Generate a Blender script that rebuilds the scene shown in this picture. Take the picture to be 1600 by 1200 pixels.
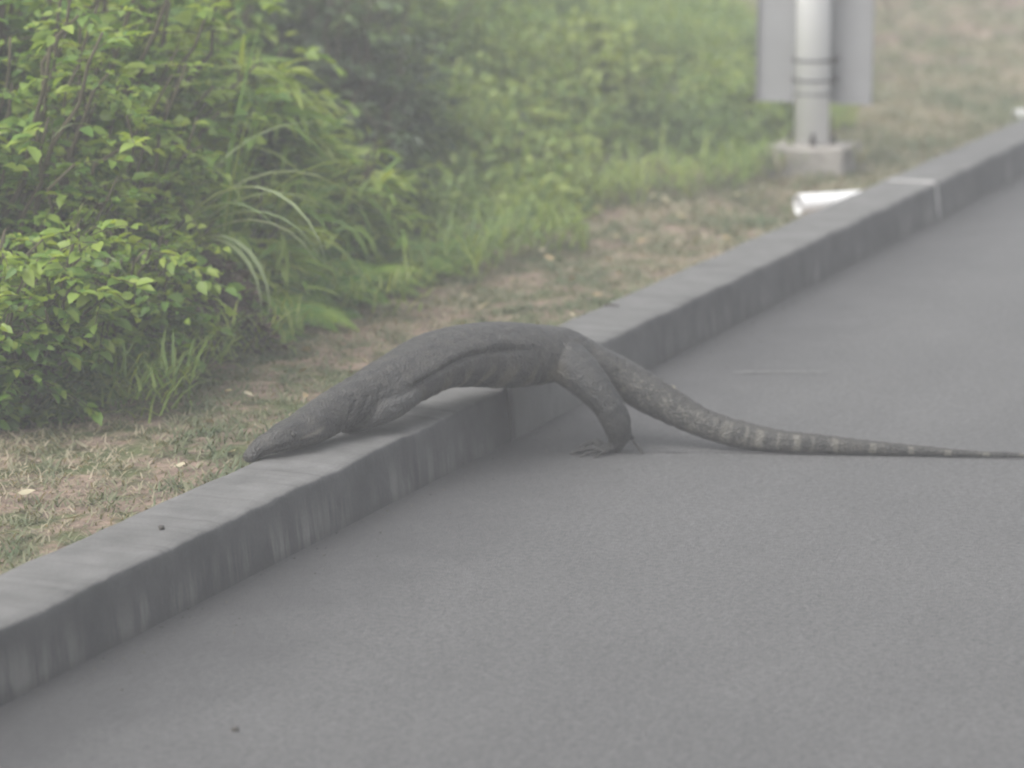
import bpy, bmesh, math, random
import numpy as np
from mathutils import Vector, Matrix
random.seed(4)
rng = np.random.default_rng(4)
SC = bpy.context.scene
for o in list(bpy.data.objects):
    bpy.data.objects.remove(o)

# ------------------------------------------------------------------ camera
cam_data = bpy.data.cameras.new('camera')
cam_data.sensor_width = 36.0
cam_data.lens = 112.5
cam_data.clip_start = 0.1
cam_data.clip_end = 1000
cam_data.dof.use_dof = True
cam_data.dof.focus_distance = 6.25
cam_data.dof.aperture_fstop = 3.0
cam = bpy.data.objects.new('camera', cam_data)
SC.collection.objects.link(cam)
cam.location = (0, 0, 1.5)
cam.rotation_euler = (math.radians(90 - 10.924), 0, 0)
SC.camera = cam

# ------------------------------------------------------------------ sky, sun, exposure
SUN_EL, SUN_AZ = math.radians(52), math.radians(-125)     # azimuth measured from +Y towards +X
world = bpy.data.worlds.new('World')
SC.world = world
world.use_nodes = True
wn = world.node_tree
wn.nodes.clear()
w_out = wn.nodes.new('ShaderNodeOutputWorld')
w_bg = wn.nodes.new('ShaderNodeBackground')
w_sky = wn.nodes.new('ShaderNodeTexSky')
w_sky.sky_type = 'NISHITA'
w_sky.sun_disc = False
w_sky.sun_elevation = SUN_EL
w_sky.sun_rotation = SUN_AZ
w_sky.air_density = 1.0
w_sky.dust_density = 4.0
w_hs = wn.nodes.new('ShaderNodeHueSaturation')
w_hs.inputs['Saturation'].default_value = 0.22
w_bg.inputs['Strength'].default_value = 0.15
wn.links.new(w_sky.outputs[0], w_hs.inputs['Color'])
wn.links.new(w_hs.outputs[0], w_bg.inputs['Color'])
wn.links.new(w_bg.outputs[0], w_out.inputs['Surface'])

sun_data = bpy.data.lights.new('sun', 'SUN')
sun_data.energy = 1.5
sun_data.angle = math.radians(85)
sun_data.color = (1.0, 0.97, 0.92)
sun = bpy.data.objects.new('sun', sun_data)
SC.collection.objects.link(sun)
sdir = Vector((math.sin(SUN_AZ) * math.cos(SUN_EL), math.cos(SUN_AZ) * math.cos(SUN_EL), math.sin(SUN_EL)))
sun.rotation_euler = sdir.to_track_quat('Z', 'Y').to_euler()
sun.location = sdir * 30

SC.view_settings.view_transform = 'Standard'
SC.view_settings.look = 'None'
SC.view_settings.gamma = 1.0
SC.view_settings.use_curve_mapping = False
SC.view_settings.exposure = 1.0
SC.render.engine = 'CYCLES'
SC.cycles.filter_width = 2.0
SC.cycles.volume_bounces = 2
SC.cycles.max_bounces = 6
SC.cycles.transparent_max_bounces = 8
SC.cycles.use_denoising = True
SC.cycles.use_adaptive_sampling = False

# ------------------------------------------------------------------ helpers
COL = SC.collection
YAW = math.radians(21.734)
K2 = np.array([math.sin(YAW), math.cos(YAW)])      # along the kerb, away from the camera
L2 = np.array([-math.cos(YAW), math.sin(YAW)])     # across, from the road towards the verge
O2 = np.array([0.0, 7.015])


def P(s, w, z=0.0):
    q = O2 + K2 * s + L2 * w
    return Vector((float(q[0]), float(q[1]), float(z)))


def wnoise(x, y, seed=0.0):
    """smooth sum of sines, about -1..1; works on arrays"""
    x = np.asarray(x, float); y = np.asarray(y, float)
    a = np.sin(x * 1.7 + 2.1 * np.sin(y * 1.1 + seed) + seed * 3.1)
    b = np.sin(y * 2.3 + 1.7 * np.sin(x * 1.3 - seed) + seed * 1.7)
    c = np.sin((x + y) * 3.9 + seed * 5.3 + 1.3 * np.sin((x - y) * 2.7))
    d = np.sin((x - 1.3 * y) * 7.7 + seed * 2.9)
    return (a + b + 0.6 * c + 0.35 * d) / 2.6


def smooth(e0, e1, x):
    t = np.clip((np.asarray(x, float) - e0) / (e1 - e0), 0, 1)
    return t * t * (3 - 2 * t)


def ground_h(s, w):
    s = np.asarray(s, float); w = np.asarray(w, float)
    verge = 0.085 + 0.012 * wnoise(s * 2.2, w * 3.1, 0.4)
    # a hollow round the end of the drain pipe
    verge = verge - 0.062 * np.exp(-(((s - 3.52) / 0.26) ** 2 + ((w - 0.40) / 0.20) ** 2))
    f = 1.0 - 0.86 * smooth(5.4, 7.4, s)
    bank = f * 0.30 * np.clip(w - 1.0, 0, 3.2) * smooth(0.9, 1.6, w)
    far = 0.02 * np.clip(w - 1.0, 0, 30) * smooth(6, 9, s)
    bump = (0.05 * wnoise(s * 1.3, w * 1.4, 2.2) + 0.06 * wnoise(s * 3.6, w * 3.9, 6.2)) * smooth(0.9, 1.7, w)
    h = verge + bank + far + bump
    under = -0.06 + 0.16 * smooth(-8.2, -9.6, w)
    return np.where(w < 0.12, under, h)


def link(o, parent=None):
    COL.objects.link(o)
    if parent is not None:
        o.parent = parent
    return o


def mesh_np(name, verts, faces, mat, parent=None, smooth_shade=True, attrs=None):
    """verts (n,3); faces: list of int arrays, each (m,k)"""
    me = bpy.data.meshes.new(name)
    verts = np.asarray(verts, np.float32).reshape(-1, 3)
    if not isinstance(faces, (list, tuple)):
        faces = [faces]
    faces = [np.asarray(f, np.int32) for f in faces if len(f)]
    loops = np.concatenate([f.ravel() for f in faces])
    tot = np.concatenate([np.full(len(f), f.shape[1], np.int32) for f in faces])
    start = np.concatenate([[0], np.cumsum(tot)[:-1]]).astype(np.int32)
    me.vertices.add(len(verts)); me.loops.add(len(loops)); me.polygons.add(len(tot))
    me.vertices.foreach_set('co', verts.ravel())
    me.loops.foreach_set('vertex_index', loops)
    me.polygons.foreach_set('loop_start', start)
    me.polygons.foreach_set('loop_total', tot)
    if smooth_shade:
        me.polygons.foreach_set('use_smooth', np.ones(len(tot), bool))
    for k, v in (attrs or {}).items():
        a = me.attributes.new(k, 'FLOAT', 'POINT')
        a.data.foreach_set('value', np.asarray(v, np.float32))
    me.update(); me.validate()
    if mat is not None:
        me.materials.append(mat)
    return link(bpy.data.objects.new(name, me), parent)


def bm_obj(name, bm, mat, parent=None, smooth_shade=False):
    me = bpy.data.meshes.new(name)
    bmesh.ops.recalc_face_normals(bm, faces=bm.faces)
    bm.to_mesh(me); bm.free()
    if smooth_shade:
        for p in me.polygons:
            p.use_smooth = True
    me.materials.append(mat)
    return link(bpy.data.objects.new(name, me), parent)


def empty(name, loc, rz=0.0):
    o = bpy.data.objects.new(name, None)
    o.empty_display_size = 0.1
    o.location = loc
    o.rotation_euler = (0, 0, rz)
    return link(o)


def tag(o, label=None, cat=None, group=None, kind=None):
    if label: o['label'] = label
    if cat: o['category'] = cat
    if group: o['group'] = group
    if kind: o['kind'] = kind
    return o


def tube_np(pts, radii, seg=6, cap=True):
    pts = np.asarray(pts, float); n = len(pts)
    T = np.gradient(pts, axis=0)
    T /= np.linalg.norm(T, axis=1)[:, None] + 1e-9
    ref = np.array([0.31, 0.2, 0.93]) if abs(T[0] @ np.array([0, 0, 1.0])) < 0.9 else np.array([1.0, 0.1, 0])
    S = np.cross(T, ref); S /= np.linalg.norm(S, axis=1)[:, None] + 1e-9
    U = np.cross(S, T)
    a = np.linspace(0, 2 * np.pi, seg, endpoint=False)
    r = np.asarray(radii, float)[:, None, None]
    V = pts[:, None, :] + r * (np.cos(a)[None, :, None] * S[:, None, :] + np.sin(a)[None, :, None] * U[:, None, :])
    V = V.reshape(-1, 3)
    i = np.arange(n - 1)[:, None] * seg; j = np.arange(seg)[None, :]; jn = (j + 1) % seg
    Fq = np.stack([i + j, i + jn, i + seg + jn, i + seg + j], -1).reshape(-1, 4)
    Ft = np.zeros((0, 3), int)
    if cap:
        c0, c1 = len(V), len(V) + 1
        V = np.vstack([V, pts[0], pts[-1]])
        j = np.arange(seg); jn = (j + 1) % seg
        Ft = np.vstack([np.stack([np.full(seg, c0), jn, j], -1), np.stack([np.full(seg, c1), (n - 1) * seg + j, (n - 1) * seg + jn], -1)])
    return V, Fq, Ft


class Acc:
    """collects pieces of one mesh"""
    def __init__(self):
        self.v, self.q, self.t, self.n, self.tint = [], [], [], 0, []

    def add(self, V, Q=None, T=None, tint=0.0):
        if Q is not None and len(Q): self.q.append(np.asarray(Q) + self.n)
        if T is not None and len(T): self.t.append(np.asarray(T) + self.n)
        self.v.append(V); self.n += len(V)
        self.tint.append(np.full(len(V), tint) if np.isscalar(tint) else tint)

    def tube(self, pts, radii, seg=5, tint=0.0):
        V, Q, T = tube_np(pts, radii, seg)
        self.add(V, Q, T, tint)

    def build(self, name, mat, parent=None, smooth_shade=True):
        V = np.vstack(self.v)
        f = []
        if self.q: f.append(np.vstack(self.q))
        if self.t: f.append(np.vstack(self.t))
        return mesh_np(name, V, f, mat, parent, smooth_shade, {'tint': np.concatenate(self.tint)})


def unit(v):
    return v / (np.linalg.norm(v, axis=-1, keepdims=True) + 1e-9)


# ovate leaf in unit space: length 1 along X, half width .5 along Y, folded along the midrib and curled
LEAF_V = np.array([[0, 0, 0], [.28, .40, .10], [.62, .36, .06], [1, 0, -.16], [.62, -.36, .06], [.28, -.40, .10], [.35, 0, -.02], [.68, 0, -.05]])
LEAF_T = np.array([[0, 6, 1], [1, 6, 2], [6, 7, 2], [2, 7, 3], [0, 5, 6], [5, 4, 6], [6, 4, 7], [4, 3, 7]])
# cheaper leaf for dense far cover
LEAF4_V = np.array([[0, 0, 0], [.45, .38, .07], [1, 0, -.14], [.45, -.38, .07]])
LEAF4_T = np.array([[0, 3, 1], [1, 3, 2]])
# long blade
BLADE_V = np.array([[0, .5, 0], [0, -.5, 0], [.35, .5, .05], [.35, -.5, .05], [.7, .34, -.02], [.7, -.34, -.02], [1, 0, -.22]])
BLADE_T = np.array([[0, 1, 2], [1, 3, 2], [2, 3, 4], [3, 5, 4], [4, 5, 6]])


def leaves(acc, pos, dirs, nrm, length, width, tint, shape=0):
    """place many leaves: pos,dirs,nrm (n,3); length,width (n,)"""
    X = unit(dirs); Y = unit(np.cross(nrm, X)); Z = np.cross(X, Y)
    LV, LT = [(LEAF_V, LEAF_T), (LEAF4_V, LEAF4_T), (BLADE_V, BLADE_T)][shape]
    n, m = len(pos), len(LV)
    sc = np.stack([length, width, length], -1)
    L = LV[None] * sc[:, None, :]
    V = pos[:, None, :] + L[..., 0:1] * X[:, None] + L[..., 1:2] * Y[:, None] + L[..., 2:3] * Z[:, None]
    T = LT[None] + (np.arange(n) * m)[:, None, None]
    acc.add(V.reshape(-1, 3), None, T.reshape(-1, 3), np.repeat(tint, m))


# ------------------------------------------------------------------ materials
class NT:
    def __init__(self, name):
        self.m = bpy.data.materials.new(name)
        self.m.use_nodes = True
        self.t = self.m.node_tree
        self.t.nodes.clear()
        self.out = self.n('ShaderNodeOutputMaterial')
        self.b = self.n('ShaderNodeBsdfPrincipled')
        self.l(self.b.outputs[0], self.out.inputs['Surface'])

    def n(self, kind, **kw):
        nd = self.t.nodes.new(kind)
        for k, v in kw.items():
            setattr(nd, k, v)
        return nd

    def l(self, a, b):
        self.t.links.new(a, b)

    def put(self, sock, v):
        if hasattr(v, 'default_value') or hasattr(v, 'is_linked'):
            self.l(v, sock)
        else:
            sock.default_value = v

    def coord(self, scale=None, kind='Object'):
        tc = self.n('ShaderNodeTexCoord')
        o = tc.outputs[kind]
        if scale is not None:
            mp = self.n('ShaderNodeMapping')
            mp.inputs['Scale'].default_value = scale
            self.l(o, mp.inputs['Vector'])
            o = mp.outputs[0]
        return o

    def noise(self, vec, scale, detail=4, rough=.6, w=None):
        nd = self.n('ShaderNodeTexNoise')
        nd.inputs['Scale'].default_value = scale
        nd.inputs['Detail'].default_value = detail
        nd.inputs['Roughness'].default_value = rough
        self.l(vec, nd.inputs['Vector'])
        return nd.outputs['Fac']

    def ramp(self, fac, stops):
        r = self.n('ShaderNodeValToRGB')
        e = r.color_ramp.elements
        while len(e) < len(stops): e.new(0.5)
        for el, (p, c) in zip(e, stops):
            el.position = p
            el.color = (*c, 1) if not np.isscalar(c) else (c, c, c, 1)
        self.l(fac, r.inputs[0])
        return r.outputs[0]

    def mix(self, fac, a, b, mode='MIX'):
        nd = self.n('ShaderNodeMix', data_type='RGBA', blend_type=mode)
        self.put(nd.inputs[0], fac)
        for i, v in ((6, a), (7, b)):
            if isinstance(v, (tuple, list)): nd.inputs[i].default_value = (*v, 1) if len(v) == 3 else v
            else: self.l(v, nd.inputs[i])
        return nd.outputs[2]

    def math(self, op, a, b=0.0, c=None, clamp=False):
        nd = self.n('ShaderNodeMath', operation=op, use_clamp=clamp)
        self.put(nd.inputs[0], a); self.put(nd.inputs[1], b)
        if c is not None: self.put(nd.inputs[2], c)
        return nd.outputs[0]

    def step(self, v, e0, e1):
        nd = self.n('ShaderNodeMapRange', interpolation_type='SMOOTHSTEP')
        self.put(nd.inputs[0], v)
        nd.inputs[1].default_value = e0; nd.inputs[2].default_value = e1
        nd.inputs[3].default_value = 0; nd.inputs[4].default_value = 1
        return nd.outputs[0]

    def attr(self, name):
        a = self.n('ShaderNodeAttribute', attribute_name=name)
        return a.outputs['Fac']

    def bump(self, h, strength=.3, dist=.01):
        b = self.n('ShaderNodeBump')
        b.inputs['Strength'].default_value = strength
        b.inputs['Distance'].default_value = dist
        self.l(h, b.inputs['Height'])
        self.l(b.outputs[0], self.b.inputs['Normal'])

    def base(self, c, rough=.8, spec=.3):
        self.put(self.b.inputs['Base Color'], (*c, 1) if isinstance(c, tuple) else c)
        self.b.inputs['Roughness'].default_value = rough
        self.b.inputs['Specular IOR Level'].default_value = spec


def kerb_coords(nt):
    """outputs s (along) and w (across) in metres from world position"""
    g = nt.n('ShaderNodeNewGeometry')
    sub = nt.n('ShaderNodeVectorMath', operation='SUBTRACT')
    nt.l(g.outputs['Position'], sub.inputs[0]); sub.inputs[1].default_value = (*O2, 0)
    r = []
    for v in (K2, L2):
        d = nt.n('ShaderNodeVectorMath', operation='DOT_PRODUCT')
        nt.l(sub.outputs[0], d.inputs[0]); d.inputs[1].default_value = (*v, 0)
        r.append(d.outputs['Value'])
    sep = nt.n('ShaderNodeSeparateXYZ'); nt.l(g.outputs['Position'], sep.inputs[0])
    cmb = nt.n('ShaderNodeCombineXYZ')
    nt.l(r[0], cmb.inputs[0]); nt.l(r[1], cmb.inputs[1]); nt.l(sep.outputs['Z'], cmb.inputs[2])
    return r[0], r[1], sep.outputs['Z'], cmb.outputs[0]


def mat_road():
    t = NT('asphalt')
    s, w, z, v = kerb_coords(t)
    fine = t.noise(v, 260, 3, .7)
    mid = t.noise(v, 22, 5, .6)
    agg = t.noise(v, 75, 4, .75)
    big = t.noise(v, 1.6, 4, .55)
    c = t.ramp(fine, [(.25, .070), (.5, .106), (.78, .150)])
    c = t.mix(.45, c, t.ramp(big, [(.3, (.80, .80, .80)), (.7, (1.08, 1.07, 1.06))]), 'MULTIPLY')
    c = t.mix(.5, c, t.ramp(mid, [(.3, (.84, .84, .85)), (.7, (1.1, 1.1, 1.1))]), 'MULTIPLY')
    c = t.mix(.8, c, t.ramp(agg, [(.30, .55), (.5, 1.0), (.72, 1.45)]), 'MULTIPLY')
    # damp grit washed against the kerb: an uneven strip
    edge = t.math('ADD', w, t.math('MULTIPLY', t.math('SUBTRACT', t.noise(v, 5, 5, .65), .5), .42))
    grime = t.step(edge, -.46, .03)
    c = t.mix(t.math('MULTIPLY', grime, .74), c, (.048, .048, .050))
    patch = t.step(t.noise(v, .9, 5, .7), .54, .62)
    c = t.mix(t.math('MULTIPLY', patch, .10), c, (.075, .075, .077))
    spk = t.step(t.noise(v, 34, 2, .5), .70, .76)
    c = t.mix(t.math('MULTIPLY', spk, .45), c, (.045, .045, .045))
    wear = t.n('ShaderNodeMapping'); wear.inputs['Scale'].default_value = (.12, 1, 1); t.l(v, wear.inputs['Vector'])
    c = t.mix(.35, c, t.ramp(t.noise(wear.outputs[0], 5, 4, .65), [(.3, .86), (.7, 1.12)]), 'MULTIPLY')
    t.base(c, .85, .25)
    t.bump(t.math('ADD', fine, agg), .8, .006)
    return t.m


def mat_kerb():
    t = NT('weathered_concrete')
    s, w, z, v = kerb_coords(t)
    mp = t.n('ShaderNodeMapping'); mp.inputs['Scale'].default_value = (1, 1, .10)
    t.l(v, mp.inputs['Vector'])
    streak = t.noise(mp.outputs[0], 16, 4, .7)
    n1 = t.noise(v, 9, 6, .65); n2 = t.noise(v, 160, 3, .7)
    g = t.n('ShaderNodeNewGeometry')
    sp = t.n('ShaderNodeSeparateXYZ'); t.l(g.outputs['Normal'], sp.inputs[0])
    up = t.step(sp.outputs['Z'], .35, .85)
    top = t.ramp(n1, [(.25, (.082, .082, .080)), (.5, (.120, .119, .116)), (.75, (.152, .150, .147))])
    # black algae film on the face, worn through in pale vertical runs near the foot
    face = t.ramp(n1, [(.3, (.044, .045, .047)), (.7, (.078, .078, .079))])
    low = t.math('SUBTRACT', 1.0, t.step(t.math('ADD', z, t.math('MULTIPLY', n1, .05)), .05, .13))
    clus = t.noise(v, 2.3, 3, .5)
    run = t.math('MULTIPLY', t.math('MULTIPLY', t.step(streak, .46, .62), low), t.step(clus, .36, .60))
    face = t.mix(t.math('MULTIPLY', run, .52), face, (.205, .20, .19))
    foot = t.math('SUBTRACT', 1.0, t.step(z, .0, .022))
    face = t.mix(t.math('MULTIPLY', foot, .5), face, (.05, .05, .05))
    # the block past the first joint is cleaner
    blk = t.math('MULTIPLY', t.step(s, .06, .10), t.math('SUBTRACT', 1.0, t.step(s, .5, 1.1)))
    face = t.mix(t.math('MULTIPLY', blk, .5), face, (.135, .135, .13))
    mp3 = t.n('ShaderNodeMapping'); mp3.inputs['Scale'].default_value = (1, .05, .3); t.l(v, mp3.inputs['Vector'])
    ln = t.noise(mp3.outputs[0], 21, 5, .75)
    top = t.mix(.8, top, t.ramp(ln, [(.32, .60), (.44, .96), (.7, 1.14)]), 'MULTIPLY')
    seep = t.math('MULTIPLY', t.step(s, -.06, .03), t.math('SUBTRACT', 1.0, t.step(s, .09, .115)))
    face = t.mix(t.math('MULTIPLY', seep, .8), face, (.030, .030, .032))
    seep2 = t.math('MULTIPLY', t.step(t.noise(mp.outputs[0], 5, 4, .7), .56, .68), .6)
    face = t.mix(seep2, face, (.036, .036, .038))
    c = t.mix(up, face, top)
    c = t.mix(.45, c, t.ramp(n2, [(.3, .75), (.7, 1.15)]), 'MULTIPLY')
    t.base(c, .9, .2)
    # trowel lines across the top
    mp2 = t.n('ShaderNodeMapping'); mp2.inputs['Scale'].default_value = (1, .06, .3); t.l(v, mp2.inputs['Vector'])
    lines = t.noise(mp2.outputs[0], 30, 4, .7)
    h = t.math('ADD', t.math('MULTIPLY', lines, .8), t.math('MULTIPLY', n2, .35))
    t.bump(h, .7, .006)
    return t.m


def mat_ground():
    t = NT('earth_and_dry_grass')
    s, w, z, v = kerb_coords(t)
    a = t.noise(v, 6.0, 6, .7); b = t.noise(v, 13, 5, .7); f = t.noise(v, 90, 4, .7)
    c = t.ramp(b, [(.25, (.100, .080, .062)), (.45, (.190, .142, .112)), (.60, (.275, .205, .160)), (.78, (.340, .265, .210))])
    c = t.mix(t.step(a, .44, .60), c, t.ramp(b, [(.3, (.045, .060, .022)), (.7, (.120, .135, .060))]))
    # under the bank plants: dark leaf mould
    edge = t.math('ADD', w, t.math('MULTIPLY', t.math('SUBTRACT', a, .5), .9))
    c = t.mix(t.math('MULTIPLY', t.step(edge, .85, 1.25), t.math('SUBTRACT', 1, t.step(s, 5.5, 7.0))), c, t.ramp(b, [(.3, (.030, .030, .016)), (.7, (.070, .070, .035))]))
    c = t.mix(.5, c, t.ramp(f, [(.25, .55), (.75, 1.3)]), 'MULTIPLY')
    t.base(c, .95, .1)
    t.bump(t.math('ADD', b, t.math('MULTIPLY', f, .6)), .8, .02)
    return t.m


def mat_leaf(name, dark, mid, bright, rough=.45, trans=.35):
    """tint attribute 0..1 picks the hue of the clump; each leaf varies a little"""
    t = NT(name)
    rnd = t.n('ShaderNodeNewGeometry').outputs['Random Per Island']
    tint = t.attr('tint')
    v = t.math('ADD', t.math('MULTIPLY', tint, .72), t.math('MULTIPLY', rnd, .28))
    c = t.ramp(v, [(.05, dark), (.5, mid), (.92, bright)])
    c = t.mix(.35, c, t.ramp(t.noise(t.coord(), 60, 2), [(.3, .7), (.7, 1.25)]), 'MULTIPLY')
    t.base(c, rough, .4)
    tr = t.n('ShaderNodeBsdfTranslucent')
    t.l(t.mix(1.0, c, (1.25, 1.15, .6), 'MULTIPLY'), tr.inputs['Color'])
    ms = t.n('ShaderNodeMixShader'); ms.inputs[0].default_value = trans
    t.l(t.b.outputs[0], ms.inputs[1]); t.l(tr.outputs[0], ms.inputs[2])
    t.l(ms.outputs[0], t.out.inputs['Surface'])
    return t.m


def mat_simple(name, c, rough=.6, spec=.3, metal=0.0, var=.25, scale=25, bump=.1):
    t = NT(name)
    v = t.coord()
    n = t.noise(v, scale, 5, .65)
    col = t.mix(1.0, (*c,), t.ramp(n, [(.25, 1 - var), (.75, 1 + var * .5)]), 'MULTIPLY')
    t.base(col, rough, spec)
    t.b.inputs['Metallic'].default_value = metal
    if bump: t.bump(n, bump, .004)
    return t.m


M = {}
M['road'] = mat_road()
M['kerb'] = mat_kerb()
M['ground'] = mat_ground()
M['mortar'] = mat_simple('pale_mortar', (.42, .41, .395), .9, .2, var=.35, scale=40)
M['dark_joint'] = mat_simple('dark_joint', (.045, .045, .047), .9, .2)
M['shadow_line'] = mat_simple('shadow_line_tone', (.075, .075, .078), .9, .2)  # shadow tone for the strip along the tail
M['scratch'] = mat_simple('pale_scrape', (.20, .20, .195), .9, .2)
M['broad'] = mat_leaf('broad_leaf', (.036, .078, .020), (.125, .235, .042), (.300, .390, .070), .40, .48)
M['shade_leaf'] = mat_leaf('shade_leaf', (.022, .040, .016), (.060, .100, .034), (.130, .190, .055), .45, .35)  # leaf colour darkened to carry the shade of the hollow
M['weed'] = mat_leaf('weed_leaf', (.045, .085, .028), (.150, .235, .055), (.310, .375, .100), .5, .45)
M['fern'] = mat_leaf('fern_leaf', (.050, .130, .015), (.120, .250, .030), (.260, .380, .050), .45, .4)
M['reed'] = mat_leaf('reed_leaf', (.050, .115, .020), (.150, .260, .040), (.320, .390, .075), .42, .45)
M['grass'] = mat_leaf('grass_blade', (.062, .098, .042), (.150, .162, .090), (.340, .288, .215), .6, .3)
M['pale_blade'] = mat_leaf('pale_blade', (.10, .17, .06), (.17, .24, .10), (.30, .34, .19), .5, .35)
M['dry'] = mat_leaf('dry_leaf', (.055, .038, .024), (.095, .070, .045), (.150, .115, .075), .7, .1)
M['litter'] = mat_leaf('fallen_leaf', (.20, .13, .07), (.30, .25, .13), (.33, .295, .21), .6, .1)
M['grit'] = mat_leaf('grit', (.028, .028, .028), (.055, .053, .050), (.13, .12, .10), .9, .05)
M['stem'] = mat_simple('stem', (.085, .075, .045), .8, .2)
M['bark'] = mat_simple('bark', (.060, .052, .042), .9, .2, scale=40, bump=.4)
M['white_paint'] = mat_simple('white_paint', (.82, .815, .815), .45, .4, var=.07, scale=9, bump=.03)
M['grey_metal'] = mat_simple('grey_sheet_metal', (.225, .225, .230), .5, .4, var=.12, scale=6, bump=.02)
M['steel'] = mat_simple('dull_steel', (.10, .10, .105), .55, .4, metal=.4, scale=60)
M['bolt'] = mat_simple('rusty_bolt', (.045, .038, .036), .7, .3, scale=90)
M['footing'] = mat_simple('rough_concrete', (.24, .225, .205), .95, .15, var=.4, scale=16, bump=.5)
M['pvc'] = mat_simple('white_plastic_pipe', (.72, .72, .72), .35, .45, var=.06, scale=12, bump=.02)
M['pipe_hole'] = mat_simple('pipe_inside', (.35, .35, .34), .7, .2)
M['stone'] = mat_simple('dark_stone', (.06, .055, .05), .85, .2, scale=80, bump=.4)

# ------------------------------------------------------------------ the setting
# ground: one sheet, fine near the camera
sg = np.unique(np.concatenate([np.linspace(-140, -12, 14), np.linspace(-12, -3, 13), np.linspace(-3, 14, 171), np.linspace(14, 40, 27), np.linspace(40, 140, 12)]))
wg = np.unique(np.concatenate([np.linspace(-140, -12, 12), np.array([-9.6, -9.2, -8.8, -8.2, -4, 0.0, .119, .121]), np.linspace(.16, 5, 61), np.linspace(5, 14, 19), np.linspace(14, 140, 14)]))
SS, WW = np.meshgrid(sg, wg, indexing='ij')
HH = ground_h(SS, WW)
XY = O2[None, None] + SS[..., None] * K2 + WW[..., None] * L2
GV = np.concatenate([XY, HH[..., None]], -1).reshape(-1, 3)
ni, nj = SS.shape
i, j = np.meshgrid(np.arange(ni - 1), np.arange(nj - 1), indexing='ij')
GQ = np.stack([i * nj + j, (i + 1) * nj + j, (i + 1) * nj + j + 1, i * nj + j + 1], -1).reshape(-1, 4)[:, ::-1]
tag(mesh_np('ground', GV, GQ, M['ground']), kind='structure')

# road sheet
sr = np.unique(np.concatenate([np.linspace(-130, -6, 16), np.linspace(-6, 14, 81), np.linspace(14, 130, 16)]))
wr = np.unique(np.concatenate([np.linspace(-8.6, -2, 12), np.linspace(-2, .06, 22)]))
SS, WW = np.meshgrid(sr, wr, indexing='ij')
HR = 0.0006 * wnoise(SS * 3, WW * 3, 1.1)
XY = O2[None, None] + SS[..., None] * K2 + WW[..., None] * L2
RV = np.concatenate([XY, HR[..., None]], -1).reshape(-1, 3)
ni, nj = SS.shape
i, j = np.meshgrid(np.arange(ni - 1), np.arange(nj - 1), indexing='ij')
RQ = np.stack([i * nj + j, (i + 1) * nj + j, (i + 1) * nj + j + 1, i * nj + j + 1], -1).reshape(-1, 4)[:, ::-1]
road = tag(mesh_np('road', RV, RQ, M['road']), kind='structure')


def ribbon(name, pts, width, z, mat, parent):
    pts = np.array(pts, float)
    n = 40
    tt = np.linspace(0, 1, n)
    seg = np.linspace(0, 1, len(pts))
    x = np.interp(tt, seg, pts[:, 0]); y = np.interp(tt, seg, pts[:, 1])
    y = y + 0.006 * wnoise(tt * 17, tt * 3, 3.0)
    wd = width * (0.45 + 0.55 * np.abs(wnoise(tt * 40, tt * 9, 5.0))) * np.minimum(1, 12 * np.minimum(tt, 1 - tt) + .05)
    V = np.concatenate([np.stack([x, y - wd / 2, np.full(n, z)], -1), np.stack([x, y + wd / 2, np.full(n, z)], -1)])
    k = np.arange(n - 1)
    return mesh_np(name, V, np.stack([k, k + 1, n + k + 1, n + k], -1), mat, parent)


ribbon('shadow_line', [(.0, 6.967), (.5, 6.960), (1.2, 6.918), (2.0, 6.88)], .010, .004, M['shadow_line'], road)  # thin dark strip standing in for the shadow line along the tail
ribbon('scrape', [(.55, 7.913), (.66, 7.918), (.80, 7.916)], .014, .004, M['scratch'], road)

# kerb: cast blocks with mortar joints
kerb = tag(empty('kerb', P(0, .13, 0)), kind='structure')
KI = Matrix.Translation(-Vector(kerb.location))
JOINTS = [-11.63, -7.73, -3.83, .07, 3.97, 7.87, 11.77, 15.67, 19.57]


def kerb_block(s0, s1):
    n = max(8, int((s1 - s0) / .035))
    ss = np.linspace(s0, s1, n)
    # profile: (w, z) from road foot round to the back foot
    prof = np.array([[.029, -.05], [.0295, .0], [.034, .05], [.040, .104], [.0425, .1165], [.0475, .1222], [.075, .1234], [.14, .1235], [.21, .1228], [.226, .120], [.2325, .110], [.234, .05], [.234, -.05]])
    V = []
    for s in ss:
        edge = .0030 * wnoise(s * 9, 1.0, .7) + .002 * wnoise(s * 31, 2.0, 1.9)
        back = .006 * wnoise(s * 7, 4.0, 2.7)
        for k, (w, z) in enumerate(prof):
            dw = dz = 0.0
            if 2 <= k <= 6: dw = float(edge) * (1 if k > 2 else .5)
            if 3 <= k <= 5: dz = float(.5 * edge - .0025 * abs(wnoise(s * 60, k * .3, 3.3)))
            if 6 <= k <= 8: dz = .0016 * float(wnoise(s * 24, k * 2.0, 1.2))
            if 9 <= k <= 12: dw = float(back)
            p = P(s, w + dw, z + dz) - kerb.location
            V.append(p)
    V = np.array(V); m = len(prof)
    i, j = np.meshgrid(np.arange(n - 1), np.arange(m - 1), indexing='ij')
    Q = np.stack([i * m + j, i * m + j + 1, (i + 1) * m + j + 1, (i + 1) * m + j], -1).reshape(-1, 4)
    caps = []
    for base, rev in ((0, False), ((n - 1) * m, True)):
        c = np.arange(1, m - 1)
        tri = np.stack([np.full(m - 2, base), base + c, base + c + 1], -1)
        caps.append(tri[:, ::-1] if rev else tri)
    return mesh_np('kerb_block', V, [Q, np.vstack(caps)], M['kerb'], kerb)


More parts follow.
